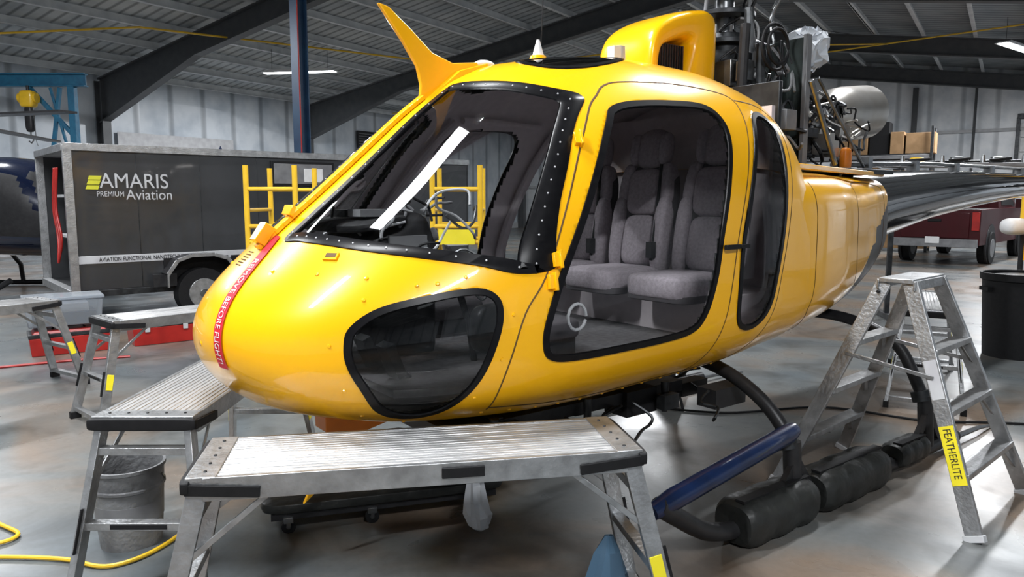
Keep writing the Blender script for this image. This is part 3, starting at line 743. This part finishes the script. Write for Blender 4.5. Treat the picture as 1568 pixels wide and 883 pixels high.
# ---------------------------------------------------------------- work platforms
def platform(loc,ang,L=1.47,Wd=.40,H=.75):
    e=empty('work_platform',(loc[0],loc[1],0),ang);b=B()
    b.box((0,0,H-.012),(L-.16,Wd-.02,.022),ALUR)
    for s_ in(1,-1):b.box((0,s_*(Wd/2-.008),H-.035),(L-.1,.018,.075),ALU)
    n=15
    for i in range(n):b.box((0,-Wd/2+.03+i*(Wd-.06)/(n-1),H+.0),(L-.18,.005,.004),ALUR)
    for s_ in(1,-1):
        b.box((s_*(L/2-.045),0,H-.008),(.09,Wd,.026),ALU)
        for k in range(5):b.cyl((s_*(L/2-.05),-.15+.075*k,H+.004),(s_*(L/2-.05),-.15+.075*k,H+.009),.006,DKST,n=8)
        b.sq((s_*(L/2+.0),0,H-.025),(.035,Wd+.03,.05),BLK,e=.3)
        for t in(1,-1):
            y0=t*(Wd/2+.005)
            b.bar((s_*(L/2+.0),y0,H-.03),(s_*(L/2-.22),y0,H-.05),.012,.035,BLK)
            top_=Vector((s_*(L/2-.03),t*(Wd/2-.025),H-.05));bt=Vector((s_*(L/2+.13),t*(Wd/2+.06),.0))
            b.bar(top_,bt+Vector((0,0,.03)),.06,.028,ALU,up=(0,1,0));
            b.bar(bt+Vector((0,0,.05)),bt,.07,.04,BLK,up=(0,1,0))
            b.bar(top_.lerp(bt,.32),Vector((s_*(L/2-.24),t*(Wd/2-.03),H-.07)),.008,.02,ALU)
            b.bar(top_.lerp(bt,.42)+Vector((s_*.018,t*.002,0)),top_.lerp(bt,.66)+Vector((s_*.018,t*.002,0)),.062,.006,BLK,up=(0,1,0))
            b.bar(top_.lerp(bt,.45)+Vector((0,t*.017,0)),top_.lerp(bt,.60)+Vector((0,t*.017,0)),.045,.004,YLAB,up=(0,1,0))
        for f_ in(.12,.52,.9):
            a=Vector((s_*(L/2-.03),(Wd/2-.025),H-.05)).lerp(Vector((s_*(L/2+.13),(Wd/2+.06),0)),f_);c_=Vector((a.x,-a.y,a.z))
            b.bar(a,c_,.045,.03,ALU)
            if f_==.52:b.box((a.x+s_*.024,0,a.z),(.004,.22,.02),BLK)
    for s_ in(1,-1):b.box((.12,s_*(Wd/2+.004),H-.03),(.14,.012,.035),BLK)
    b.obj('platform_frame',e,bevel=.003)
    return e
platform((-.313,2.495),R(10.4))
platform((-1.46,3.55),R(90.5))
platform((-2.46,5.78),R(48.6))
platform((-4.42,5.72),R(57))
platform((3.55,6.25),R(62))
# ---------------------------------------------------------------- stepladder
def ladder(loc,ang,sc_=1):
    e=empty('stepladder',(loc[0],loc[1],0),ang);e.scale=(sc_,)*3;b=B();H=1.17
    def P(x,y,z):
        t=z/H;return Vector((x*(.43+(.20-.43)*t),y*(.5+(.065-.5)*t),z))
    for y in(1,-1):
        for x in(1,-1):
            b.bar(P(x,y,0.02),P(x,y,H),.075,.028,ALU,up=(1,0,0));b.bar(P(x,y,.03),P(x,y,0),.09,.045,LGREY,up=(1,0,0))
        for z in(.28,.56,.84):
            b.bar(P(1,y,z),P(-1,y,z),.085,.03,ALU,up=(0,0,1))
            for x in(1,-1):b.bar(P(x,y,z-.02),P(x*.55,y,z-.02),.01,.02,STEEL);b.bar(P(x*.98,y,z-.13),P(x*.7,y,z-.01),.02,.006,ALU)
    b.box((0,0,H+.012),(.46,.17,.024),ALU);b.box((0,.09,H-.01),(.46,.012,.05),ALU);b.box((0,-.09,H-.01),(.46,.012,.05),ALU)
    for x in(1,-1):
        b.bar(P(x,1,.78)+Vector((x*.02,0,0)),P(x,-1,.72)+Vector((x*.02,0,0)),.006,.022,ALU)
        b.cyl(P(x,1,1.12),P(x,1,1.12)+Vector((x*.03,0,0)),.01,DKST,n=8)
    b.obj('ladder_frame',e,bevel=.003)
    a=P(-1,-1,.24);c_=P(-1,-1,.50);d=(c_-a).normalized();nrm=Vector((-1,0,0));nrm=(nrm-d*nrm.dot(d)).normalized();sd=d.cross(nrm)
    b=B();off=nrm*.0165
    b.add([a+off-sd*.034,a+off+sd*.034,c_+off+sd*.034,c_+off-sd*.034],[(0,1,2,3)],YLAB)
    a2=P(-1,-1,.62);c2=P(-1,-1,.80);b.add([a2+off-sd*.03,a2+off+sd*.03,c2+off+sd*.03,c2+off-sd*.03],[(0,1,2,3)],LGREY)
    b.obj('ladder_labels',e,recalc=False)
    Mx=Matrix.Identity(4)
    xd=-d;yd=nrm.cross(xd)
    for i in range(3):Mx[i][0]=xd[i];Mx[i][1]=yd[i];Mx[i][2]=nrm[i];Mx[i][3]=(c_+nrm*.0175-yd*.016+xd*.012)[i]
    text('FEATHERLITE',.05,BLKM,e,Mx,'label_lettering',.0005,width=.235)
    return e
ladder((2.16,3.96),math.atan2(.585,.64))
# ---------------------------------------------------------------- bucket
e=empty('bucket',(-1.80,3.33,0));b=B()
b.lathe([(0,.02),(.125,.02),(.125,0),(.132,.0),(.142,.12),(.152,.27),(.160,.275),(.160,.285),(.153,.29),(.156,.36),(.165,.365),(.165,.38),(.153,.38),(.146,.3),(.13,.03),(0,.03)],(0,0,0),GALV)
b.lathe([(.1425,.12),(.1445,.122),(.1485,.21),(.1465,.212)],(0,0,0),GREY)
b.tube([(.16*math.cos(a*.209),.16*math.sin(a*.209)-.03*math.sin(a*.209),.33-.10*math.sin(a*.209)) for a in range(16)],.004,STEEL,6)
b.obj('bucket_shell',e)
e=empty('mechanic_creeper',(-.68,3.74,0),R(17));b=B()
b.sq((0,0,.130),(1.22,.48,.085),VINYL,e=.22,e2=.5,nu=40);b.box((0,0,.085),(1.12,.42,.035),BLKM)
b.sq((.45,0,.185),(.26,.36,.05),VINYL,e=.3,e2=.5)
for x in(-.48,-.08,.42):
    for y in(-.2,.2):
        b.cyl((x,y-.014,.034),(x,y+.014,.034),.034,BLK,n=18);b.cyl((x,y-.016,.034),(x,y+.016,.034),.012,STEEL,n=10);b.box((x,y,.068),(.045,.045,.03),STEEL);b.bar((x,y-.02,.07),(x,y-.02,.03),.02,.004,STEEL);b.bar((x,y+.02,.07),(x,y+.02,.03),.02,.004,STEEL)
b.obj('creeper_body',e,bevel=.004)
e=empty('plastic_bag',(-.19,3.42,0));b=B();random.seed(5)
pr=[(.012,.36),(.02,.31),(.035,.24),(.05,.16),(.055,.09),(.045,.03),(.01,.005)]
b.lathe(pr,(0,0,0),BAG,n=14)
b.v=[(x*(1+random.uniform(-.4,.4))+.10*(.36-z),y*(1+random.uniform(-.4,.4)),z) for x,y,z in b.v]
b.tube([(0,0,.36),(-.03,.0,.42),(-.05,.05,.55),(-.1,.3,.62)],.004,LGREY,6)
b.obj('bag_film',e,angle=15)
e=empty('blue_plastic_sheet',(.36,2.62,0),R(20));b=B();random.seed(8)
b.lathe([(.02,.36),(.05,.30),(.08,.2),(.10,.10),(.12,.01)],(0,0,0),BAGB,n=14)
b.v=[(x*(1+random.uniform(-.3,.3)),y*(.5+random.uniform(-.2,.2)),z) for x,y,z in b.v]
b.obj('sheet_film',e,angle=15)
# ---------------------------------------------------------------- trailer
e=empty('cargo_trailer',(-5.5,9.2,0),math.atan2(.651,.759));b=B();L=6.2;Wt=2.0
z0,z1=.42,2.24
b.box((L/2,.02,(z0+z1)/2),(L,.04,z1-z0),TRL);b.box((L/2,Wt,(z0+z1)/2),(L,.04,z1-z0),TRL);b.box((L/2,Wt/2,z1),(L,Wt,.05),LGREY);b.box((L/2,Wt/2,z0),(L,Wt,.08),DKST);b.box((L,Wt/2,(z0+z1)/2),(.04,Wt,z1-z0),TRL)
for y in(0,Wt):
    b.box((0.02,y,(z0+z1)/2),(.10,.06,z1-z0+.06),ALU);b.box((L/2,y-.005 if y==0 else y,z1+.01),(L+.04,.06,.09),ALU);b.box((L/2,y-.005 if y==0 else y,z0-.01),(L,.06,.08),DKST)
b.box((0.0,Wt/2,z1),(.08,Wt,.09),ALU);b.box((0,Wt/2,z0),(.1,Wt,.1),ALU)
b.box((L/2,-.004,.84),(L,.012,.10),LGREY)
for i in range(1,8):b.box((i*.8,-.002,(z0+z1)/2),(.008,.006,z1-z0),DKST)
for cx in(1.5,2.4):
    arc=[(cx-.46,.45),(cx-.46,.62),(cx-.33,.80),(cx-.15,.86),(cx+.15,.86),(cx+.33,.80),(cx+.46,.62),(cx+.46,.45)]
    for (xa,za),(xb,zb) in zip(arc[:-1],arc[1:]):b.bar((xa,-.14,za),(xb,-.14,zb),.30,.02,BLKM,up=(0,0,1));b.bar((xa,-.29,za),(xb,-.29,zb),.02,.05,ALU,up=(0,0,1))
    b.box((cx,-.01,.62),(.86,.03,.4),BLK)
    b.cyl((cx,-.26,.34),(cx,-.05,.34),.34,BLK,n=32);b.cyl((cx,-.275,.34),(cx,-.25,.34),.2,ALU,n=24);b.cyl((cx,-.29,.34),(cx,-.25,.34),.06,STEEL,n=16)
b.box((3.1,-.02,1.98),(1.0,.03,.36),BLK);b.box((3.1,-.035,1.98),(.92,.02,.29),GREY);b.box((3.25,-.05,1.96),(.3,.01,.2),WHITE)
b.box((.6,1.0,1.1),(.9,1.6,.04),LGREY);b.box((.6,1.0,1.65),(.9,1.6,.04),LGREY);b.box((.5,.8,1.85),(.5,.4,.3),GREY);b.box((.6,1.3,1.3),(.5,.5,.35),LGREY);b.box((.5,.7,.75),(.5,.6,.5),DKST);b.sq((.3,.5,1.83),(.2,.3,.25),RED,e=.6)
for k in range(3):b.tube(smooth_path([(-.05,.25+.1*k,2.0),(-.08,.3+.1*k,1.5),(-.06,.2+.12*k,1.1),(-.1,.3,.8)],5),.015,RED,6)
b.tube([(-.06,.15,.3),(-.06,.15,.05)],.03,STEEL);b.tube([(L+.0,1,.42),(L+1.2,1,.45)],.05,DKST)
for x in(.1,5.9):b.tube([(x,.3,.42),(x,.3,.0)],.035,STEEL,10)
b.obj('trailer_body',e,bevel=.006)
def tm(x,z,y=-.012):return Matrix.Translation((x,y,z))@Matrix.Rotation(math.pi/2,4,'X')
text('AMARIS',.27,LGREY,e,tm(.36,1.75),'sign_name',.003,width=.82)
text('Aviation',.19,LGREY,e,tm(.66,1.60),'sign_trade',.003,width=.56)
text('PREMIUM',.095,LGREY,e,tm(.32,1.64),'sign_class',.003,width=.31)
text('AVIATION FUNCTIONAL NANOTECHNOLOGY',.075,BLKM,e,tm(.3,.815,-.014),'sign_strapline',.002,width=1.2)
b=B()
for i in range(3):b.prism([(.20+.015*i,1.73+i*.06),(.34+.015*i,1.73+i*.06),(.36+.015*i,1.78+i*.06),(.22+.015*i,1.78+i*.06)],lambda p_,a:(p_[0],a,p_[1]),-.02,-.01,YTXT)
b.obj('sign_logo',e)
# ---------------------------------------------------------------- yellow scaffold
e=empty('rolling_scaffold',(-2.50,7.0,0),R(0));b=B()
for x in(0,.46,1.75,2.2):
    for y in(0,.7):
        b.cyl((x,y,.1),(x,y,1.92),.026,YEL2,n=12);b.cyl((x,y-.015,.06),(x,y+.015,.06),.06,BLK,n=14)
for (xa,xb) in((0,.46),(1.75,2.2)):
    for y in(0,.7):
        for z in(.4,.9,1.35,1.70):b.cyl((xa,y,z),(xb,y,z),.02,YEL2,n=10)
for z in(.3,1.2):
    for y in(0,.7):b.cyl((0,y,z),(2.2,y,z),.02,YEL2,n=10)
for x in(0,.46,1.75,2.2):
    for z in(.5,1.5):b.cyl((x,0,z),(x,.7,z),.018,YEL2,n=10)
b.box((1.1,.35,1.2),(1.9,.6,.05),DKST);b.box((1.98,-.03,1.25),(.34,.012,.14),YLAB)
b.obj('scaffold_frame',e)
# ---------------------------------------------------------------- toolboxes, bin
def toolbox(loc,ang,w_,d_,h_):
    e=empty('toolbox',(loc[0],loc[1],0),ang);b=B()
    b.box((0,0,h_*.36),(w_,d_,h_*.70),RED,taper=1.04);b.box((0,0,h_*.80),(w_*1.06,d_*1.06,h_*.14),DKST);b.box((0,0,h_*.90),(w_*.98,d_*.9,h_*.12),RED,taper=.9)
    for x in(-.3,.3):b.box((x*w_,-d_*.55,h_*.7),(.05,.02,.08),LGREY)
    b.tube([(-.15,0,h_*.95),(-.13,0,h_*1.06),(.13,0,h_*1.06),(.15,0,h_*.95)],.012,BLK,8)
    b.obj('case',e,bevel=.01);return e
toolbox((-4.72,7.75),R(35),.70,.36,.26);toolbox((-3.98,8.3),R(38),.66,.34,.27)
e=empty('storage_bin',(-4.78,7.78,.28),R(35));b=B()
b.box((0,0,.15),(.66,.40,.28),CLEAR,taper=1.08);b.box((0,0,.30),(.74,.46,.035),CLEAR);b.box((0,0,.08),(.58,.33,.14),BLUE);b.box((.1,0,.19),(.25,.25,.1),WHITE)
b.obj('bin_shell',e,bevel=.01)
b=B();b.tube(smooth_path([(-2.75,3.6,.012),(-2.5,3.46,.012),(-2.36,3.36,.012),(-2.42,3.26,.012),(-2.7,3.22,.012)],8),.010,YEL2,8)
b.tube(smooth_path([(-2.7,3.12,.012),(-2.3,3.14,.012),(-2.0,3.12,.012),(-1.75,3.06,.012),(-1.6,3.3,.012),(-1.55,3.9,.012),(-1.3,4.4,.012)],8),.010,YEL2,8);b.obj('air_hose')
b=B();b.tube(smooth_path([(1.0,5.6,.01),(1.6,5.4,.01),(2.4,5.55,.01),(3.0,5.2,.01),(3.5,5.15,.01),(4.3,5.0,.01)],8),.009,BLK,8);b.obj('extension_cord')
b=B();b.tube(smooth_path([(-4.9,6.9,.012),(-4.4,7.2,.012),(-3.9,7.4,.012)],6),.012,RED,8);b.obj('red_floor_cord')
# ---------------------------------------------------------------- gantry + hoist
e=empty('gantry_crane',(-11.05,19,0),R(0));e.scale=(1.22,)*3;b=B()
b.box((-2,0,3.75),(4.6,.04,.25),GBLUE);b.box((-2,0,3.87),(4.6,.16,.03),GBLUE);b.box((-2,0,3.63),(4.6,.16,.03),GBLUE)
for x in(0,-4):
    b.box((x,0,1.85),(.14,.14,3.6),GBLUE);b.bar((x,-.9,.08),(x,0,2.2),.08,.08,GBLUE);b.bar((x,.9,.08),(x,0,2.2),.08,.08,GBLUE);b.box((x,0,.08),(.14,2.2,.12),GBLUE)
    b.bar((x,0,2.6),(x+(-.9 if x==0 else .9),0,3.63),.08,.08,GBLUE)
b.bar((-.25,0,3.6),(-.5,0,2.2),.07,.07,GBLUE);b.bar((.1,0,1.2),(-.45,0,3.6),.05,.05,GBLUE)
b.obj('gantry_frame',e,bevel=.008)
e=empty('chain_hoist',(-12.0,18.8,0));e.scale=(1.22,)*3;b=B()
b.sq((0,-.05,3.34),(.28,.24,.34),YEL2,e=.4);b.cyl((0,-.05,3.5),(0,-.05,3.61),.03,BLKM);b.sq((0,-.05,2.96),(.16,.14,.56),BLKM,e=.5);b.tube([(0,-.05,3.25),(0,-.05,2.6)],.015,STEEL);b.tube([(.08,-.05,3.25),(.1,-.05,2.5),(.13,-.05,2.4)],.008,STEEL);b.cyl((-.18,-.05,3.36),(.18,-.05,3.36),.10,YEL2)
b.tube([(0,-.05,2.6),(.05,-.05,2.52),(0,-.05,2.46),(-.05,-.05,2.5)],.015,STEEL)
b.obj('hoist_body',e)
# ---------------------------------------------------------------- parked dark blue helicopter
e=empty('parked_helicopter',(-6.7,13.0,0),R(184));b=B()
PU=[U0+(i/60)**1.6*(2.82-U0) for i in range(61)];PV,PF=loft(hs,PU,64)
A_,G_=[],[]
for f in PF:
    if len(f)>4:A_.append(f);continue
    x=sum(PV[i][0] for i in f)/4;y=abs(sum(PV[i][1] for i in f)/4);z=sum(PV[i][2] for i in f)/4
    k=(.12<y and inp(y,z,SC) and x<1.5) or (y>.2 and (inp(x,z,DO) or inp(x,z,RW) or inp(x,z,CH)))
    (G_ if k else A_).append(f)
b.add(PV,A_,DBLUE);b.add(PV,G_,BLKM)
V3,F3=loft(s2,[2.70+i*1.86/20 for i in range(21)],48);b.add(V3,F3,DBLUE)
b.tube([(4.4,0,1.5),(8.3,0,1.8)],[.33,.1],DBLUE,20);b.sq((3.4,0,2.2),(2.0,.8,.9),DBLUE,e=.7);b.cyl((3.2,0,2.5),(3.2,0,3.0),.07,STEEL)
for a in(.5,2.6,4.7):b.bar((3.2,0,2.98),(3.2+3.8*math.cos(a),3.8*math.sin(a),2.88),.28,.03,BLKM)
for s_ in(1,-1):
    b.tube([(1.5,s_,.3),(1.8,s_,.12),(2.1,s_,.06),(4.4,s_,.06)],.045,BLKM)
    for u in(2.44,3.9):b.tube([(u,0,.72),(u,.6*s_,.7),(u,.95*s_,.4),(u,1.0*s_,.06)],.04,BLKM)
b.obj('airframe',e,angle=50)
# ---------------------------------------------------------------- pickup truck
e=empty('pickup_truck',(10.45,18.3,0),math.atan2(.72,.69));b=B()
body_p=[(0,.50),(0,1.36),(1.95,1.38),(2.0,1.38),(4.3,1.40),(5.6,1.28),(5.75,1.1),(5.75,.50)]
b.prism(body_p,lambda p_,a:(p_[0],a,p_[1]),-.98,.98,DRED)
cab=[(2.0,1.38),(2.25,1.90),(2.6,1.97),(3.6,1.95),(4.3,1.40)]
b.prism(cab,lambda p_,a:(p_[0],a*(1-.12*max(0,p_[1]-1.38)/.6),p_[1]),-.95,.95,DRED)
b.box((1.0,0,1.33),(1.7,1.7,.10),BLK)
b.prism([(2.32,1.45),(2.50,1.84),(3.50,1.84),(4.0,1.45)],lambda p_,a:(p_[0],a*(1-.12*(p_[1]-1.38)/.6),p_[1]),-.965,.965,BLK)
b.box((2.10,0,1.65),(.04,1.45,.34),BLK,rot=(0,R(27),0))
b.box((-.06,0,.55),(.18,1.9,.20),GREY);b.box((-.02,0,.98),(.04,1.5,.62),DRED);b.box((-.16,0,.62),(.02,.32,.17),WHITE);b.box((-.045,0,1.1),(.03,.3,.07),BLK)
for y in(-.88,.88):b.box((-.01,y,1.08),(.06,.16,.44),RED)
for x in(1.15,4.75):
    for y in(-.9,.9):
        b.cyl((x,y-.13,.40),(x,y+.13,.40),.40,BLK,n=28);b.cyl((x,y-.14,.40),(x,y+.14,.40),.24,GREY,n=20)
        b.cyl((x,y*1.07-.03,.5),(x,y*1.07+.03,.5),.5,BLKM,n=28)
for y in(-1.1,1.1):b.box((3.9,y,1.5),(.15,.22,.25),DRED)
b.obj('truck_body',e,bevel=.04)
# ---------------------------------------------------------------- pallet rack, blade rack
e=empty('pallet_rack',(11.2,24.0,0),R(-33.8));b=B()
for x in(-2.0,0,2.0):
    for y in(-.45,.45):b.box((x,y,1.9),(.08,.08,3.8),DKST)
for z in(.9,1.9,2.9):
    for y in(-.45,.45):b.box((0,y,z),(4.0,.05,.12),GREY)
    b.box((0,0,z+.08),(4.0,.9,.03),DKST)
random.seed(21)
for z in(.1,1.0,2.0,3.0):
    x=-1.9
    while x<1.5:
        w_=random.uniform(.4,.9);h_=random.uniform(.35,.7) if z<3 else random.uniform(.5,1.0)
        b.box((x+w_/2,random.uniform(-.05,.05),z+h_/2),(w_*.92,.7,h_),random.choice([CARD,CARD,DKST,CARD,BLK]));x+=w_
b.obj('rack_frame',e,bevel=.01)
e=empty('rotor_blade_rack',(6.8,9.6,0),R(-10));b=B()
for x in(-1.75,1.75):
    b.box((x,0,1.0),(.06,.06,2.0),DKST);b.box((x,0,.04),(.07,.8,.08),DKST);b.bar((x,-.3,1.98),(x,.2,1.98),.05,.05,DKST)
b.sq((0,-.1,2.04),(3.9,.26,.06),GREY,e=.3,nu=32);b.sq((0,.15,2.09),(3.7,.22,.05),DKST,e=.3,nu=32)
for k in range(8):
    x=-1.7+k*.48;b.cyl((x,-.12,2.04),(x,-.12,2.17),.035,STEEL,.02,n=12);b.sq((x+.18,-.1,2.11),(.18,.1,.08),random.choice([STEEL,DKST,DKST,YEL2,LGREY]),e=.6);b.cyl((x+.05,-.2,2.1),(x+.3,-.2,2.12),.02,random.choice([STEEL,BLK]),n=8)
b.obj('rack_frame',e,bevel=.004)
# ---------------------------------------------------------------- trash bin
e=empty('trash_bin',(5.20,7.5,0));b=B()
b.lathe([(0,.02),(.27,.02),(.275,0),(.29,.0),(.335,.78),(.355,.79),(.36,.86),(.34,.86),(.32,.78),(.28,.03),(0,.03)],(0,0,0),BLK)
for s_ in(1,-1):b.box((.35*s_,0,.70),(.05,.14,.04),BLK)
b.sq((0,0,.80),(.64,.64,.1),BLKM,e=1)
b.obj('bin_barrel',e)
e=empty('pedestal_stand',(6.15,8.9,0));b=B()
b.cyl((0,0,0),(0,0,.05),.3,YEL2,n=24);b.cyl((0,0,.05),(0,0,1.2),.03,BLKM);b.sq((-.1,0,1.28),(.30,.26,.2),WHITE,e=.7);b.cyl((0,0,1.7),(0,0,1.2),.04,YEL2);b.tube([(0,-.1,1.3),(.2,-.3,1.1),(.15,-.3,.7),(.05,-.1,.5)],.015,BLK,8)
b.obj('stand_body',e)
